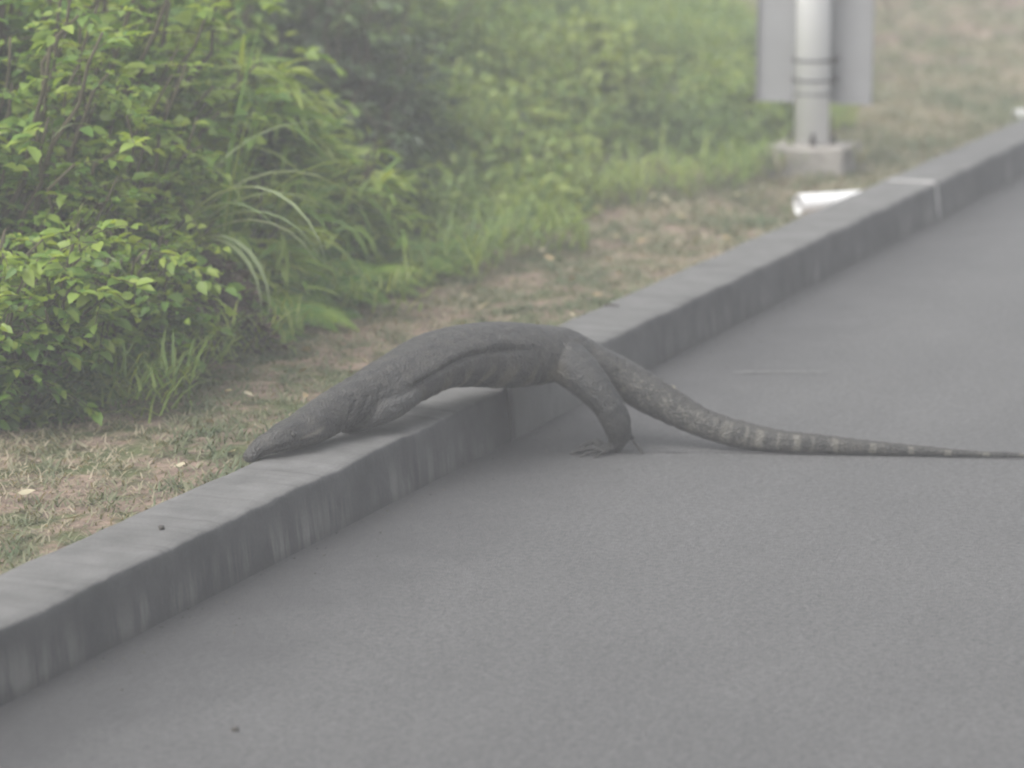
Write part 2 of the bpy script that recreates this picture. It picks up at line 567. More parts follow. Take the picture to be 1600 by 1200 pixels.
for a, b in zip(JOINTS[:-1], JOINTS[1:]):
    kerb_block(a + .008, b - .008)
for jn in JOINTS[1:-1]:
    pale = jn > 3
    bm = bmesh.new()
    hw = .0075
    prof = [(.030, -.04), (.037, .05), (.050, .119), (.075, .1215), (.21, .1212), (.230, .108), (.232, -.04)]
    if pale: prof = [(.0265, -.04), (.035, .06), (.041, .112), (.052, .1235), (.075, .1258), (.21, .1255), (.230, .115), (.232, -.04)]
    if pale: hw = .017
    rings = [[bm.verts.new(P(jn + ds, w, z) - kerb.location) for w, z in prof] for ds in (-hw, hw)]
    for k in range(len(prof) - 1):
        bm.faces.new((rings[0][k], rings[0][k + 1], rings[1][k + 1], rings[1][k]))
    bm.faces.new(rings[0]); bm.faces.new(rings[1][::-1])
    o = bm_obj('mortar_joint', bm, M['mortar'] if pale else M['dark_joint'], kerb)

# ------------------------------------------------------------------ haze
bm = bmesh.new()
bmesh.ops.create_cube(bm, size=1.0)
hz = bm_obj('haze', bm, bpy.data.materials.new('haze_air'))
hz.scale = (420, 420, 5.0)
hz.location = (0, 0, -1.1 + 2.5)
hm = hz.data.materials[0]
hm.use_nodes = True
ht = hm.node_tree
ht.nodes.clear()
h_out = ht.nodes.new('ShaderNodeOutputMaterial')
h_vol = ht.nodes.new('ShaderNodeVolumePrincipled')
h_vol.inputs['Color'].default_value = (.93, .94, .96, 1)
h_vol.inputs['Density'].default_value = 0.0128
h_vol.inputs['Anisotropy'].default_value = 0.0
ht.links.new(h_vol.outputs[0], h_out.inputs['Volume'])
tag(hz, 'pale grey haze over the road and the bank', 'haze', kind='stuff')

# ------------------------------------------------------------------ monitor lizard
SPINE = [(-0.5351, 6.3242, 0.1259, 0.0119, 0.017), (-0.5086, 6.3459, 0.1457, 0.0201, 0.0243), (-0.479, 6.3679, 0.1544, 0.0247, 0.032), (-0.4404, 6.4167, 0.1621, 0.0334, 0.0403), (-0.4057, 6.4626, 0.1721, 0.0405, 0.0437), (-0.3608, 6.5258, 0.1876, 0.0448, 0.0454), (-0.3106, 6.5951, 0.1977, 0.052, 0.0543), (-0.2632, 6.6597, 0.2098, 0.0578, 0.065), (-0.219, 6.7228, 0.2234, 0.0576, 0.0743), (-0.1612, 6.8047, 0.2381, 0.0609, 0.0842), (-0.091, 6.8844, 0.2348, 0.0683, 0.0896), (-0.0226, 6.9527, 0.2236, 0.0728, 0.092), (0.0471, 7.0134, 0.214, 0.0673, 0.0886), (0.1075, 7.0517, 0.2077, 0.0605, 0.0776), (0.151, 7.0711, 0.1924, 0.0521, 0.0685), (0.1979, 7.0727, 0.1753, 0.0435, 0.0588), (0.2433, 7.0724, 0.1534, 0.0421, 0.0497), (0.2948, 7.0562, 0.122, 0.0432, 0.0438), (0.3475, 7.0404, 0.0944, 0.0399, 0.0377), (0.4042, 7.0228, 0.0665, 0.034, 0.0328), (0.4598, 7.0029, 0.0472, 0.031, 0.0281), (0.5166, 6.984, 0.0351, 0.0305, 0.0243), (0.5739, 6.9671, 0.0277, 0.026, 0.0209), (0.6371, 6.949, 0.025, 0.0235, 0.0178), (0.7096, 6.9416, 0.0215, 0.0199, 0.015), (0.7798, 6.9342, 0.018, 0.0163, 0.0128), (0.8499, 6.927, 0.0152, 0.0135, 0.0105), (0.9199, 6.9198, 0.0124, 0.0106, 0.009), (0.9898, 6.9125, 0.0096, 0.0078, 0.0075), (1.0595, 6.9056, 0.0082, 0.0064, 0.0063), (1.1296, 6.9021, 0.0072, 0.0055, 0.005), (1.242, 6.8984, 0.0063, 0.0046, 0.0042), (1.3959, 6.8914, 0.0056, 0.004, 0.0036)]


def mat_lizard():
    t = NT('lizard_skin')
    u = t.attr('along'); v = t.attr('height'); limb = t.attr('limb')
    pos = t.coord()
    n1 = t.noise(pos, 34, 6, .75); n2 = t.noise(pos, 120, 3, .6); n3 = t.noise(pos, 10, 4, .6)
    base = t.ramp(n1, [(.3, (.017, .0175, .0175)), (.5, (.033, .032, .030)), (.72, (.064, .060, .052))])
    # belly and flank: dirty yellowish bars
    vor = t.n('ShaderNodeTexVoronoi'); vor.inputs['Scale'].default_value = 44; t.l(pos, vor.inputs['Vector'])
    bar = t.math('SINE', t.math('ADD', t.math('MULTIPLY', u, 85.0), t.math('MULTIPLY', n3, 9.0)))
    flank = t.math('MULTIPLY', t.step(t.math('MULTIPLY', v, -1.0), -.12, .55), t.step(bar, -.1, .9))
    trunk = t.math('MULTIPLY', t.step(u, .42, .52), t.math('SUBTRACT', 1, t.step(u, .92, 1.02)))
    c = t.mix(t.math('MULTIPLY', t.math('MULTIPLY', flank, trunk), .55), base, (.130, .114, .082))
    # scattered pale scales that gather into bars down the tail
    spots = t.step(t.math('ADD', t.math('MULTIPLY', n2, .75), t.math('MULTIPLY', n1, .45)), .60, .74)
    tailg = t.step(u, .98, 1.22)
    band = t.math('SINE', t.math('ADD', t.math('MULTIPLY', u, 76.0), t.math('MULTIPLY', n1, 1.6)))
    band2 = t.math('SINE', t.math('ADD', t.math('MULTIPLY', u, 171.0), t.math('MULTIPLY', n1, 4.5)))
    bandm = t.math('MAXIMUM', t.step(band, .70, .98), t.math('MULTIPLY', t.step(band2, .55, .95), t.math('SUBTRACT', .75, t.step(u, 1.55, 1.75))))
    bandm = t.math('MULTIPLY', bandm, t.step(u, 1.30, 1.48))
    tailg = t.math('MULTIPLY', t.math('MULTIPLY', tailg, t.math('SUBTRACT', 1.0, t.math('MULTIPLY', t.step(u, 1.40, 1.60), .75))), t.math('SUBTRACT', 1.0, limb, clamp=True))
    pale = t.math('MAXIMUM', t.math('MULTIPLY', t.math('MULTIPLY', spots, tailg), .62), t.math('MULTIPLY', bandm, .66))
    side = t.math('MULTIPLY', t.step(v, -.85, -.35), t.math('SUBTRACT', 1, t.step(v, .80, .95)))
    c = t.mix(t.math('MULTIPLY', pale, side), c, (.128, .122, .104))
    tl = t.n('ShaderNodeMath', operation='MULTIPLY'); t.put(tl.inputs[0], limb); tl.inputs[1].default_value = .55
    c = t.mix(tl.outputs[0], c, (.026, .027, .028))
    spl = t.step(t.math('ADD', n2, t.math('MULTIPLY', n1, .3)), .72, .85)
    c = t.mix(t.math('MULTIPLY', spl, t.math('MULTIPLY', limb, .22)), c, (.150, .145, .125))
    keel = t.math('MULTIPLY', t.step(v, .78, .95), t.step(u, 1.12, 1.25))
    c = t.mix(t.math('MULTIPLY', keel, .8), c, (.036, .034, .031))
    # muddy fore limb
    fl = t.attr('fore')
    c = t.mix(t.math('MULTIPLY', fl, .36), c, t.ramp(n1, [(.3, (.066, .066, .064)), (.7, (.112, .110, .104))]))
    c = t.mix(t.math('MULTIPLY', t.attr('stripe'), .8), c, (.150, .135, .115))
    t.base(c, .58, .35)
    sc = t.n('ShaderNodeTexVoronoi'); sc.inputs['Scale'].default_value = 190; t.l(pos, sc.inputs['Vector'])
    h = t.math('ADD', t.math('MULTIPLY', sc.outputs['Distance'], 1.0), t.math('MULTIPLY', n1, .6))
    t.bump(h, .7, .004)
    return t.m


def catmull(R, per=6):
    R = np.asarray(R, float); out = []
    for k in range(len(R) - 1):
        p0 = R[max(k - 1, 0)]; p1 = R[k]; p2 = R[k + 1]; p3 = R[min(k + 2, len(R) - 1)]
        for q in range(per):
            x = q / per
            out.append(.5 * ((2 * p1) + (-p0 + p2) * x + (2 * p0 - 5 * p1 + 4 * p2 - p3) * x * x + (-p0 + 3 * p1 - 3 * p2 + p3) * x ** 3))
    out.append(R[-1])
    return np.array(out)


def limb_np(pts, radii, seg=14, per=5):
    R = catmull(np.column_stack([pts, radii]), per)
    pr = R[:, :3]; rr = np.maximum(R[:, 3], .002)
    # rounded ends
    d0 = unit(pr[0] - pr[1]); d1 = unit(pr[-1] - pr[-2])
    e0 = np.array([pr[0] + d0 * rr[0] * f for f in (.95, .7, .38)]); e1 = np.array([pr[-1] + d1 * rr[-1] * f for f in (.38, .7, .95)])
    pr = np.vstack([e0, pr, e1]); rr = np.concatenate([rr[0] * np.array([.3, .7, .92]), rr, rr[-1] * np.array([.92, .7, .3])])
    return tube_np(pr, rr, seg)


def build_lizard():
    base = Vector((0.15, 7.0, 0.0))
    root = tag(empty('monitor_lizard', base), 'large dark grey monitor lizard climbing over the kerb with its banded tail on the road', 'lizard')
    acc = Acc()
    R = catmull(SPINE, 6)
    c = R[:, :3]; hh = R[:, 3]; ww = R[:, 4]
    T = unit(np.gradient(c, axis=0))
    S = unit(np.cross(T, np.array([0, 0, 1.0]))); U = np.cross(S, T)
    arc = np.concatenate([[0], np.cumsum(np.linalg.norm(np.diff(c, axis=0), axis=1))])
    seg = 32
    a = np.linspace(0, 2 * np.pi, seg, endpoint=False)
    ca, sa = np.cos(a), np.sin(a)
    V = []
    for k in range(len(R)):
        x = np.sign(ca) * np.abs(ca) ** .92 * ww[k]
        y = np.where(sa > 0, np.abs(sa) ** .95, -np.abs(sa) ** .85) * hh[k]
        if arc[k] > 1.12:                                   # double keel along the top of the tail
            g = smooth(1.12, 1.3, arc[k])
            y = y + g * .0035 * np.exp(-((ca) / .14) ** 2) * (sa > 0)
        if arc[k] < .20:                                     # flat-sided head with brow ridges and a narrower snout
            g = 1 - smooth(.12, .20, arc[k])
            x = x * (1 - g * .22 * (sa > .2) * sa)
            brow = np.exp(-((arc[k] - .105) / .03) ** 2) * np.exp(-((np.abs(ca) - .62) / .2) ** 2) * (sa > 0)
            y = y + g * .006 * brow
        V.append(c[k] + x[:, None] * S[k] + y[:, None] * U[k])
    V = np.array(V).reshape(-1, 3); n = len(R)
    i = np.arange(n - 1)[:, None] * seg; j = np.arange(seg)[None]; jn = (j + 1) % seg
    Q = np.stack([i + j, i + jn, i + seg + jn, i + seg + j], -1).reshape(-1, 4)
    V = np.vstack([V, c[0] - T[0] * .010, c[-1] + T[-1] * .004])
    j = np.arange(seg); jn = (j + 1) % seg
    Tr = np.vstack([np.stack([np.full(seg, n * seg), jn, j], -1), np.stack([np.full(seg, n * seg + 1), (n - 1) * seg + j, (n - 1) * seg + jn], -1)])
    acc.add(V, Q, Tr)
    skel = []                                                 # (points, which limb)

    def limb(pts, radii, which):
        Vl, Ql, Tl = limb_np(np.array(pts), np.array(radii))
        acc.add(Vl, Ql, Tl)
        skel.append((np.array(pts), np.array(radii), which))

    claws = []

    def toe(p0, p1, p2, r0, which):
        p0, p1, p2 = map(np.array, (p0, p1, p2))
        limb([p0, (p0 * .55 + p1 * .45) + np.array([0, 0, .001]), p1, p2], [r0, r0 * .95, r0 * .85, r0 * .62], which)
        d = unit(p2 - p1)
        claws.append((p2 - d * .002, d, r0 * .58))

    # near hind leg, planted on the road
    limb([(0.095, 7.035, 0.215), (0.130, 6.985, 0.195), (0.168, 6.958, 0.163), (0.206, 6.945, 0.120), (0.229, 6.950, 0.078), (0.2375, 6.965, 0.042), (0.232, 6.972, 0.016)],
         [.044, .050, .044, .036, .0335, .028, .018], 'hind')
    limb([(0.2355, 6.968, 0.030), (0.226, 6.972, 0.012), (0.212, 6.968, 0.0105)], [.015, .0125, .0095], 'hind')
    toe((.214, 6.966, .011), (.182, 6.957, .013), (.140, 6.949, .006), .0085, 'hind')
    toe((.216, 6.972, .011), (.176, 6.975, .024), (.146, 6.974, .007), .0085, 'hind')
    toe((.215, 6.960, .010), (.190, 6.940, .010), (.160, 6.925, .005), .0068, 'hind')
    toe((.224, 6.958, .010), (.206, 6.932, .010), (.188, 6.912, .005), .006, 'hind')
    toe((.240, 6.972, .036), (.266, 6.966, .034), (.286, 6.954, .007), .0068, 'hind')
    # near fore leg, hand resting on the back of the kerb top
    limb([(-0.2094, 6.6752, 0.2034), (-0.227, 6.6275, 0.1934), (-0.2605, 6.5839, 0.1787), (-0.2975, 6.5662, 0.1659), (-0.3312, 6.5683, 0.1504), (-0.3505, 6.6008, 0.1341)],
         [.028, .030, .0295, .0275, .023, .014], 'fore')
    for k, ang in enumerate((-150, -172, 165, 140, 118)):
        d = np.array([math.cos(math.radians(ang)), math.sin(math.radians(ang)), 0])
        p0 = np.array([-0.3585, 6.625, .131]); L = (.034, .044, .046, .042, .032)[k]
        toe(p0, p0 + d * L * .5 + np.array([0, 0, .003]), p0 + d * L + np.array([0, 0, -.003]), .0062, 'fore')
    # far fore leg, down on the grass
    limb([(-0.225, 6.785, 0.218), (-0.275, 6.835, 0.190), (-0.325, 6.862, 0.150), (-0.362, 6.890, 0.118), (-0.385, 6.905, 0.103)], [.036, .032, .026, .02, .014], 'fore_far')
    for k, ang in enumerate((-165, 175, 155, 130, 105)):
        d = np.array([math.cos(math.radians(ang)), math.sin(math.radians(ang)), 0])
        p0 = np.array([-.386, 6.906, .103])
        toe(p0, p0 + d * .02 + np.array([0, 0, .004]), p0 + d * .042 + np.array([0, 0, -.002]), .006, 'fore_far')
    # far hind leg, stepping up on the kerb behind the body
    limb([(0.100, 7.130, 0.195), (0.080, 7.200, 0.188), (0.062, 7.270, 0.180), (0.062, 7.335, 0.168), (0.074, 7.375, 0.145), (0.070, 7.390, 0.136)], [.042, .046, .038, .03, .022, .014], 'hind_far')
    for k, ang in enumerate((-170, 165, 145, 120, 60)):
        d = np.array([math.cos(math.radians(ang)), math.sin(math.radians(ang)), 0])
        p0 = np.array([.068, 7.392, .134])
        toe(p0, p0 + d * .025 + np.array([0, 0, .003]), p0 + d * .05 + np.array([0, 0, -.003]), .0065, 'hind_far')

    tmp = acc.build('body', M_LIZ, None)
    md = tmp.modifiers.new('r', 'REMESH'); md.mode = 'VOXEL'; md.voxel_size = .0036; md.use_smooth_shade = True
    ms = tmp.modifiers.new('s', 'SMOOTH'); ms.factor = .5; ms.iterations = 5
    dg = bpy.context.evaluated_depsgraph_get()
    me = bpy.data.meshes.new_from_object(tmp.evaluated_get(dg), depsgraph=dg)
    old = tmp.data
    bpy.data.objects.remove(tmp); bpy.data.meshes.remove(old)
    nv = len(me.vertices)
    co = np.empty(nv * 3, np.float32); me.vertices.foreach_get('co', co); co = co.reshape(-1, 3).astype(float)
    nr = np.empty(nv * 3, np.float32); me.vertex_normals.foreach_get('vector', nr); nr = nr.reshape(-1, 3).astype(float)
    along = np.zeros(nv); height = np.zeros(nv); side = np.zeros(nv); dbody = np.zeros(nv)
    for s0 in range(0, nv, 8000):
        d2 = ((co[s0:s0 + 8000, None, :] - c[None]) ** 2).sum(-1)
        k = d2.argmin(1)
        r = co[s0:s0 + 8000] - c[k]
        along[s0:s0 + 8000] = arc[k] + (r * T[k]).sum(-1)
        height[s0:s0 + 8000] = (r * U[k]).sum(-1) / hh[k]
        side[s0:s0 + 8000] = (r * S[k]).sum(-1) / ww[k]
        dbody[s0:s0 + 8000] = np.sqrt(((r * U[k]).sum(-1) / hh[k]) ** 2 + ((r * S[k]).sum(-1) / ww[k]) ** 2)
    # limbs: how far outside the trunk
    limbm = smooth(1.02, 1.25, dbody)
    fore = np.zeros(nv)
    for pts, rad, which in skel:
        if which not in ('fore', 'fore_far'): continue
        for a0, a1, ra in zip(pts[1:-1], pts[2:], rad[1:-1]):
            ab = a1 - a0; tt = np.clip(((co - a0) @ ab) / (ab @ ab), 0, 1)
            d = np.linalg.norm(co - (a0 + tt[:, None] * ab), axis=1)
            fore = np.maximum(fore, 1 - smooth(ra * .95, ra * 1.3, d))
    camside = (side * (1 if (np.array([0, 0, 1.5]) - c[60]) @ S[60] > 0 else -1)) > 0
    sgn = 1.0 if (np.array([0, 0, 1.5]) - c[60]) @ S[60] > 0 else -1.0
    sd = side * sgn
    disp = np.zeros(nv)
    # long skin fold along the flank, from above the shoulder towards the hip
    near_body = (dbody < 1.35) & (np.abs(sd) > .3)
    vf = .02 + .28 * smooth(.36, .62, along) - .02 * np.sin(along * 14)
    gate = smooth(.34, .44, along) * (1 - smooth(.76, .86, along)) * near_body
    disp -= .0090 * gate * np.exp(-((height - vf) / .075) ** 2)
    disp += .0055 * gate * np.exp(-((height - vf - .22) / .18) ** 2)
    # folds between neck and shoulder and round the groin
    for u0, tilt, dep in ((.262, .05, .005), (.305, .04, .004), (.345, .03, .0035), (.86, -.04, .004)):
        gg = np.exp(-((along - u0 - tilt * height) / .006) ** 2) * (height < .45) * (dbody < 1.3)
        disp -= dep * gg
    # mouth line and jaw bulge
    gm = (along < .125) * (np.abs(sd) > .2)
    disp -= .0036 * gm * np.exp(-((height + .28 - .9 * (along - .05)) / .085) ** 2)
    disp += .0045 * np.exp(-((along - .155) / .022) ** 2) * np.exp(-((height + .25) / .4) ** 2) * (np.abs(sd) > .3)
    # fine wrinkles
    wr = wnoise(along * 130, height * 3.0, 1.0)
    disp += .0009 * wr * smooth(.15, .3, along) * (1 - smooth(.9, 1.0, along)) * (dbody < 1.4)
    disp += .0011 * wnoise(co[:, 0] * 90, co[:, 2] * 90 + co[:, 1] * 50, 2.0) * smooth(.05, .2, along) * (1 - smooth(1.5, 1.8, along))
    co2 = co + nr * disp[:, None]
    stripe = np.exp(-((height - .02 - 1.6 * (along - .15)) / .10) ** 2) * smooth(.10, .12, along) * (1 - smooth(.165, .185, along)) * (np.abs(sd) > .4)
    co2 = co2 - np.array(base)
    me.vertices.foreach_set('co', co2.astype(np.float32).ravel())
    for nm, val in (('along', along), ('height', height), ('limb', limbm), ('fore', fore), ('stripe', stripe)):
        at = me.attributes.new(nm, 'FLOAT', 'POINT'); at.data.foreach_set('value', val.astype(np.float32))
    me.materials.clear(); me.materials.append(M_LIZ)
    for p in me.polygons: p.use_smooth = True
    me.update()
    link(bpy.data.objects.new('body', me), root)
    # claws
    for p, d, r in claws:
        d2 = unit(d + np.array([0, 0, -.25])); d3 = unit(d + np.array([0, 0, -.9]))
        q = [p, p + d2 * .008, p + d2 * .014 + d3 * .006]
        q = [np.array([x[0], x[1], max(x[2], .002)]) for x in q]
        Vc, Qc, Tc = tube_np(q, [r * .9, r * .6, r * .12], 6)
        mesh_np('claw', Vc - np.array(base), [Qc, Tc], M['claw'], root)
    # eyes and nostrils set on both sides of the head
    k = int(np.argmin(np.abs(arc - .098)))
    for sg in (-1, 1):
        ctr = c[k] + S[k] * sg * ww[k] * .86 + U[k] * hh[k] * .34
        bm = bmesh.new(); bmesh.ops.create_uvsphere(bm, u_segments=14, v_segments=10, radius=.0072)
        bmesh.ops.translate(bm, verts=bm.verts, vec=Vector(ctr) - base)
        bm_obj('eye', bm, M['eye'], root, True)
    k = int(np.argmin(np.abs(arc - .022)))
    for sg in (-1, 1):
        ctr = c[k] + S[k] * sg * ww[k] * .80 + U[k] * hh[k] * .45
        bm = bmesh.new(); bmesh.ops.create_uvsphere(bm, u_segments=10, v_segments=6, radius=.003)
        bmesh.ops.translate(bm, verts=bm.verts, vec=Vector(ctr) - base)
        bm_obj('nostril', bm, M['bolt'], root, True)
    return root


M['claw'] = mat_simple('claw_horn', (.035, .033, .03), .4, .5)
M['eye'] = mat_simple('dark_eye', (.012, .011, .010), .4, .4, bump=0)
M_LIZ = mat_lizard()
build_lizard()

# ------------------------------------------------------------------ sign post, pipes
def add_box(bm, cx, cy, cz, sx, sy, sz, bev=0.0):
    r = bmesh.ops.create_cube(bm, size=1.0)
    vs = r['verts']
    bmesh.ops.scale(bm, vec=(sx, sy, sz), verts=vs)
    bmesh.ops.translate(bm, vec=(cx, cy, cz), verts=vs)
    if bev:
        es = list({e for v in vs for e in v.link_edges})
        bmesh.ops.bevel(bm, geom=es, offset=bev, segments=2, affect='EDGES', profile=.6)


def add_cyl(bm, cx, cy, z0, z1, r0, r1, seg=24, cap=True):
    r = bmesh.ops.create_cone(bm, cap_ends=cap, segments=seg, radius1=r0, radius2=r1, depth=z1 - z0)
    bmesh.ops.translate(bm, vec=(cx, cy, (z0 + z1) / 2), verts=r['verts'])


sp = P(4.35, .594, .085)
# local +Y runs along the kerb away from the camera, +X across towards the road
sign = tag(empty('sign_post', sp, -YAW), 'white round post on a concrete footing carrying a grey sign board seen from behind', 'sign post')
bm = bmesh.new(); add_box(bm, .01, .01, .03, .285, .27, .14, .012)
for v in bm.verts: v.co += Vector([.007 * float(wnoise(v.co.x * 40 + k, v.co.y * 31 + v.co.z * 23, k)) for k in range(3)])
bmesh.ops.subdivide_edges(bm, edges=bm.edges[:], cuts=2, use_grid_fill=True)
for v in bm.verts: v.co += Vector([.005 * float(wnoise(v.co.x * 70 + k, v.co.y * 60 + v.co.z * 50, k + 2)) for k in range(3)])
bm_obj('footing', bm, M['footing'], sign)
PZ = .102
bm = bmesh.new(); add_cyl(bm, 0, 0, PZ, 1.9, .0615, .0600, 32); bm_obj('post', bm, M['white_paint'], sign, True)
bm = bmesh.new(); add_cyl(bm, 0, 0, PZ - .010, PZ + .004, .078, .078, 24); bm_obj('base_flange', bm, M['footing'], sign)
for k in range(4):
    a = k * math.pi / 2 + .35
    bm = bmesh.new(); add_cyl(bm, .076 * math.cos(a), .076 * math.sin(a), PZ - .002, PZ + .026, .014, .010, 6); add_cyl(bm, .076 * math.cos(a), .076 * math.sin(a), PZ + .0255, PZ + .044, .006, .006, 8)
    bm_obj('anchor_bolt', bm, M['bolt'], sign)
BX, BW, BZ, BH = -.017, .425, .242, .85
bm = bmesh.new(); add_box(bm, BX, .084, BZ + BH / 2, BW, .003, BH)
bd = bm_obj('sign_board', bm, M['grey_metal'], sign)
for sx in (-1, 1):
    bm = bmesh.new(); add_box(bm, BX + sx * (BW / 2 - .0015), .0740, BZ + BH / 2, .003, .0165, BH); bm_obj('folded_edge', bm, M['grey_metal'], bd)
bm = bmesh.new(); add_box(bm, BX, .0740, BZ + .0015, BW - .0065, .0165, .003); bm_obj('folded_edge', bm, M['grey_metal'], bd)
for z, th in ((.400, .009), (.330, .009), (.282, .006), (.72, .009), (.80, .009)):
    bm = bmesh.new()
    r = bmesh.ops.create_cone(bm, cap_ends=False, segments=28, radius1=.0638, radius2=.0638, depth=th)
    geom = bmesh.ops.solidify(bm, geom=bm.faces[:], thickness=-.0028)
    bmesh.ops.translate(bm, vec=(0, 0, z), verts=bm.verts)
    cl = bm_obj('clamp_band', bm, M['steel'], sign, True)
    if th > .007:
        for sx in (-1, 1):
            bm = bmesh.new(); add_box(bm, sx * .069, .034, z, .011, .092, .016, .002)
            bm_obj('clamp_lug', bm, M['bolt'], cl)

def pipe(p0, p1, r, label):
    p0, p1 = Vector(p0), Vector(p1)
    root = tag(empty('drain_pipe', p0), label, 'pipe')
    ax = (p1 - p0).normalized(); L = (p1 - p0).length
    q = ax.to_track_quat('Z', 'Y').to_matrix().to_4x4()
    bm = bmesh.new()
    seg = 28
    rings = []
    for rad, z in ((r * .90, L), (r * .90, .004), (r * .93, 0), (r * .985, 0), (r, .004), (r, L)):
        rings.append([bm.verts.new((rad * math.cos(2 * math.pi * k / seg), rad * math.sin(2 * math.pi * k / seg), z)) for k in range(seg)])
    for a, b in zip(rings[:-1], rings[1:]):
        for k in range(seg):
            bm.faces.new((a[k], a[(k + 1) % seg], b[(k + 1) % seg], b[k]))
    bmesh.ops.transform(bm, matrix=q, verts=bm.verts)
    bm_obj('pipe_wall', bm, M['pvc'], root, True)
    return root


pipe((.946, 10.5006, .0775), (1.30, 10.652, .0775), .0350, 'white plastic drain pipe running into the back of the kerb below the sign post')
pipe((2.045, 12.98, .100), (2.30, 13.08, .096), .030, 'short white pipe end behind the far kerb at the photo edge')

# ------------------------------------------------------------------ small loose things
def stone(loc, sx, sy, sz, label):
    bm = bmesh.new(); bmesh.ops.create_icosphere(bm, subdivisions=2, radius=1.0)
    for v in bm.verts:
        f = 1 + .18 * float(wnoise(v.co.x * 2, v.co.y * 2 + v.co.z * 3, sx * 300))
        v.co = Vector((v.co.x * sx * f, v.co.y * sy * f, v.co.z * sz * f))
    o = bm_obj('pebble', bm, M['stone'], None, True); o.location = loc
    tag(o, label, 'pebble'); return o


stone((-.439, 4.873, .002), .007, .006, .005, 'small dark pebble lying on the open road near the bottom of the photo')
stone((-.644, 5.722, .127), .006, .010, .005, 'dark chip lying on the kerb top near the snout')


def leaf_mesh(name, mat, curl=0.25, tint=.5):
    V = LEAF_V.copy(); V[:, 2] += curl * (V[:, 0] - .5) ** 2
    V = V * np.array([1, .8, .8]); V[:, 2] -= V[:, 2].min()
    me = mesh_np(name, V, [LEAF_T], mat, None, True, {'tint': np.full(len(V), tint)})
    return me


lf = leaf_mesh('fallen_leaf', M['litter'], .5, .95)
lf.location = (.375, 7.70, .004); lf.scale = (.030, .030, .03); lf.rotation_euler = (.1, 0, .2)
tag(lf, 'single pale orange leaf lying on the road just behind the tail', 'leaf')
V, Q, T = tube_np([(-.02, 0, .003), (0, .003, .006), (.022, -.002, .003)], [.002, .003, .0015], 6)
tw = mesh_np('twig', V, [Q, T], M['bark']); tw.location = (.255, 8.19, .123)
tag(tw, 'short dark twig lying on the kerb top behind the lizard', 'twig')

protos = []
for k, (cu, ti) in enumerate(((.5, .15), (.2, .55), (.8, .95))):
    o = leaf_mesh('dead_leaf', M['litter'], cu, ti)
    protos.append(o)
KIND = ('tan', 'yellowish', 'whitish')
PLACE = [(-2.2, -.9, 'at the lower left edge of the photo'), (-.9, .35, 'between the leafy shrubs and the lizard'),
         (.35, 1.7, 'between the ferns and the kerb'), (1.7, 3.3, 'below the weedy bank'), (3.3, 6.0, 'round the concrete footing of the post')]
for k in range(96):
    o = protos[k] if k < 3 else protos[k % 3].copy()
    if k >= 3: COL.objects.link(o)
    zone = k % 5
    a, b, where = PLACE[zone]
    s = rng.uniform(a, b); w = .28 + rng.random() ** 1.2 * .66
    p = P(s, w, float(ground_h(s, w)) + rng.uniform(.010, .03))
    o.location = p
    L = rng.uniform(.020, .042)
    o.scale = (L, L * rng.uniform(.7, 1), L)
    o.rotation_euler = (rng.uniform(-.5, .5), rng.uniform(-.5, .5), rng.uniform(0, 6.28))
    kn = KIND[k % 3]
    tag(o, 'small %s dry leaf on the verge %s' % (kn, where), 'leaf', '%s leaves fallen on the verge %s' % (kn, where))

# bare sapling whose twig droops past the sign board
sb = P(5.02, .775, .10)
root = tag(empty('bare_sapling', sb), 'thin bare sapling behind the sign board with a twig drooping past its upper corner', 'sapling')
acc = Acc()
acc.tube([(0, 0, -.02), (.01, .01, .3), (.0, .02, .62), (-.01, .02, .95), (.02, .01, 1.25)], [.009, .008, .006, .004, .002], 6)
mesh_trunk = acc.build('trunk', M['bark'], root)
acc = Acc()
acc.tube([(.0, .02, .62), (.09, .0, .66), (.18, -.02, .635), (.235, -.03, .565), (.27, -.04, .50)], [.005, .0045, .004, .003, .002], 6)
acc.tube([(.18, -.02, .635), (.23, .0, .63), (.27, .01, .595)], [.003, .002, .0012], 5)
acc.build('branch', M['bark'], root)

def gutter_grit():
    acc = Acc(); n = 500
    s = rng.uniform(-3, 9, n); w = .027 - np.abs(rng.normal(0, .085, n))
    r = rng.uniform(.001, .0030, n)
    q = xyz(s, w, r * .5)
    O = np.array([[1, 0, 0], [-1, 0, 0], [0, 1, 0], [0, -1, 0], [0, 0, .8], [0, 0, -.8]], float)
    Ft = np.array([[0, 2, 4], [2, 1, 4], [1, 3, 4], [3, 0, 4], [2, 0, 5], [1, 2, 5], [3, 1, 5], [0, 3, 5]])
    V = q[:, None, :] + O[None] * r[:, None, None] * rng.uniform(.6, 1.4, (n, 6, 1))
    acc.add(V.reshape(-1, 3), None, (Ft[None] + (np.arange(n) * 6)[:, None, None]).reshape(-1, 3), np.repeat(rng.random(n), 6))
    tag(acc.build('gravel', M['grit'], None, False), 'dark grit and crumbs washed against the foot of the kerb', 'grit', kind='stuff')


# ------------------------------------------------------------------ verge grass (uncountable)
def xyz(s, w, z):
    q = O2[None] + np.asarray(s)[:, None] * K2 + np.asarray(w)[:, None] * L2
    return np.column_stack([q, z])


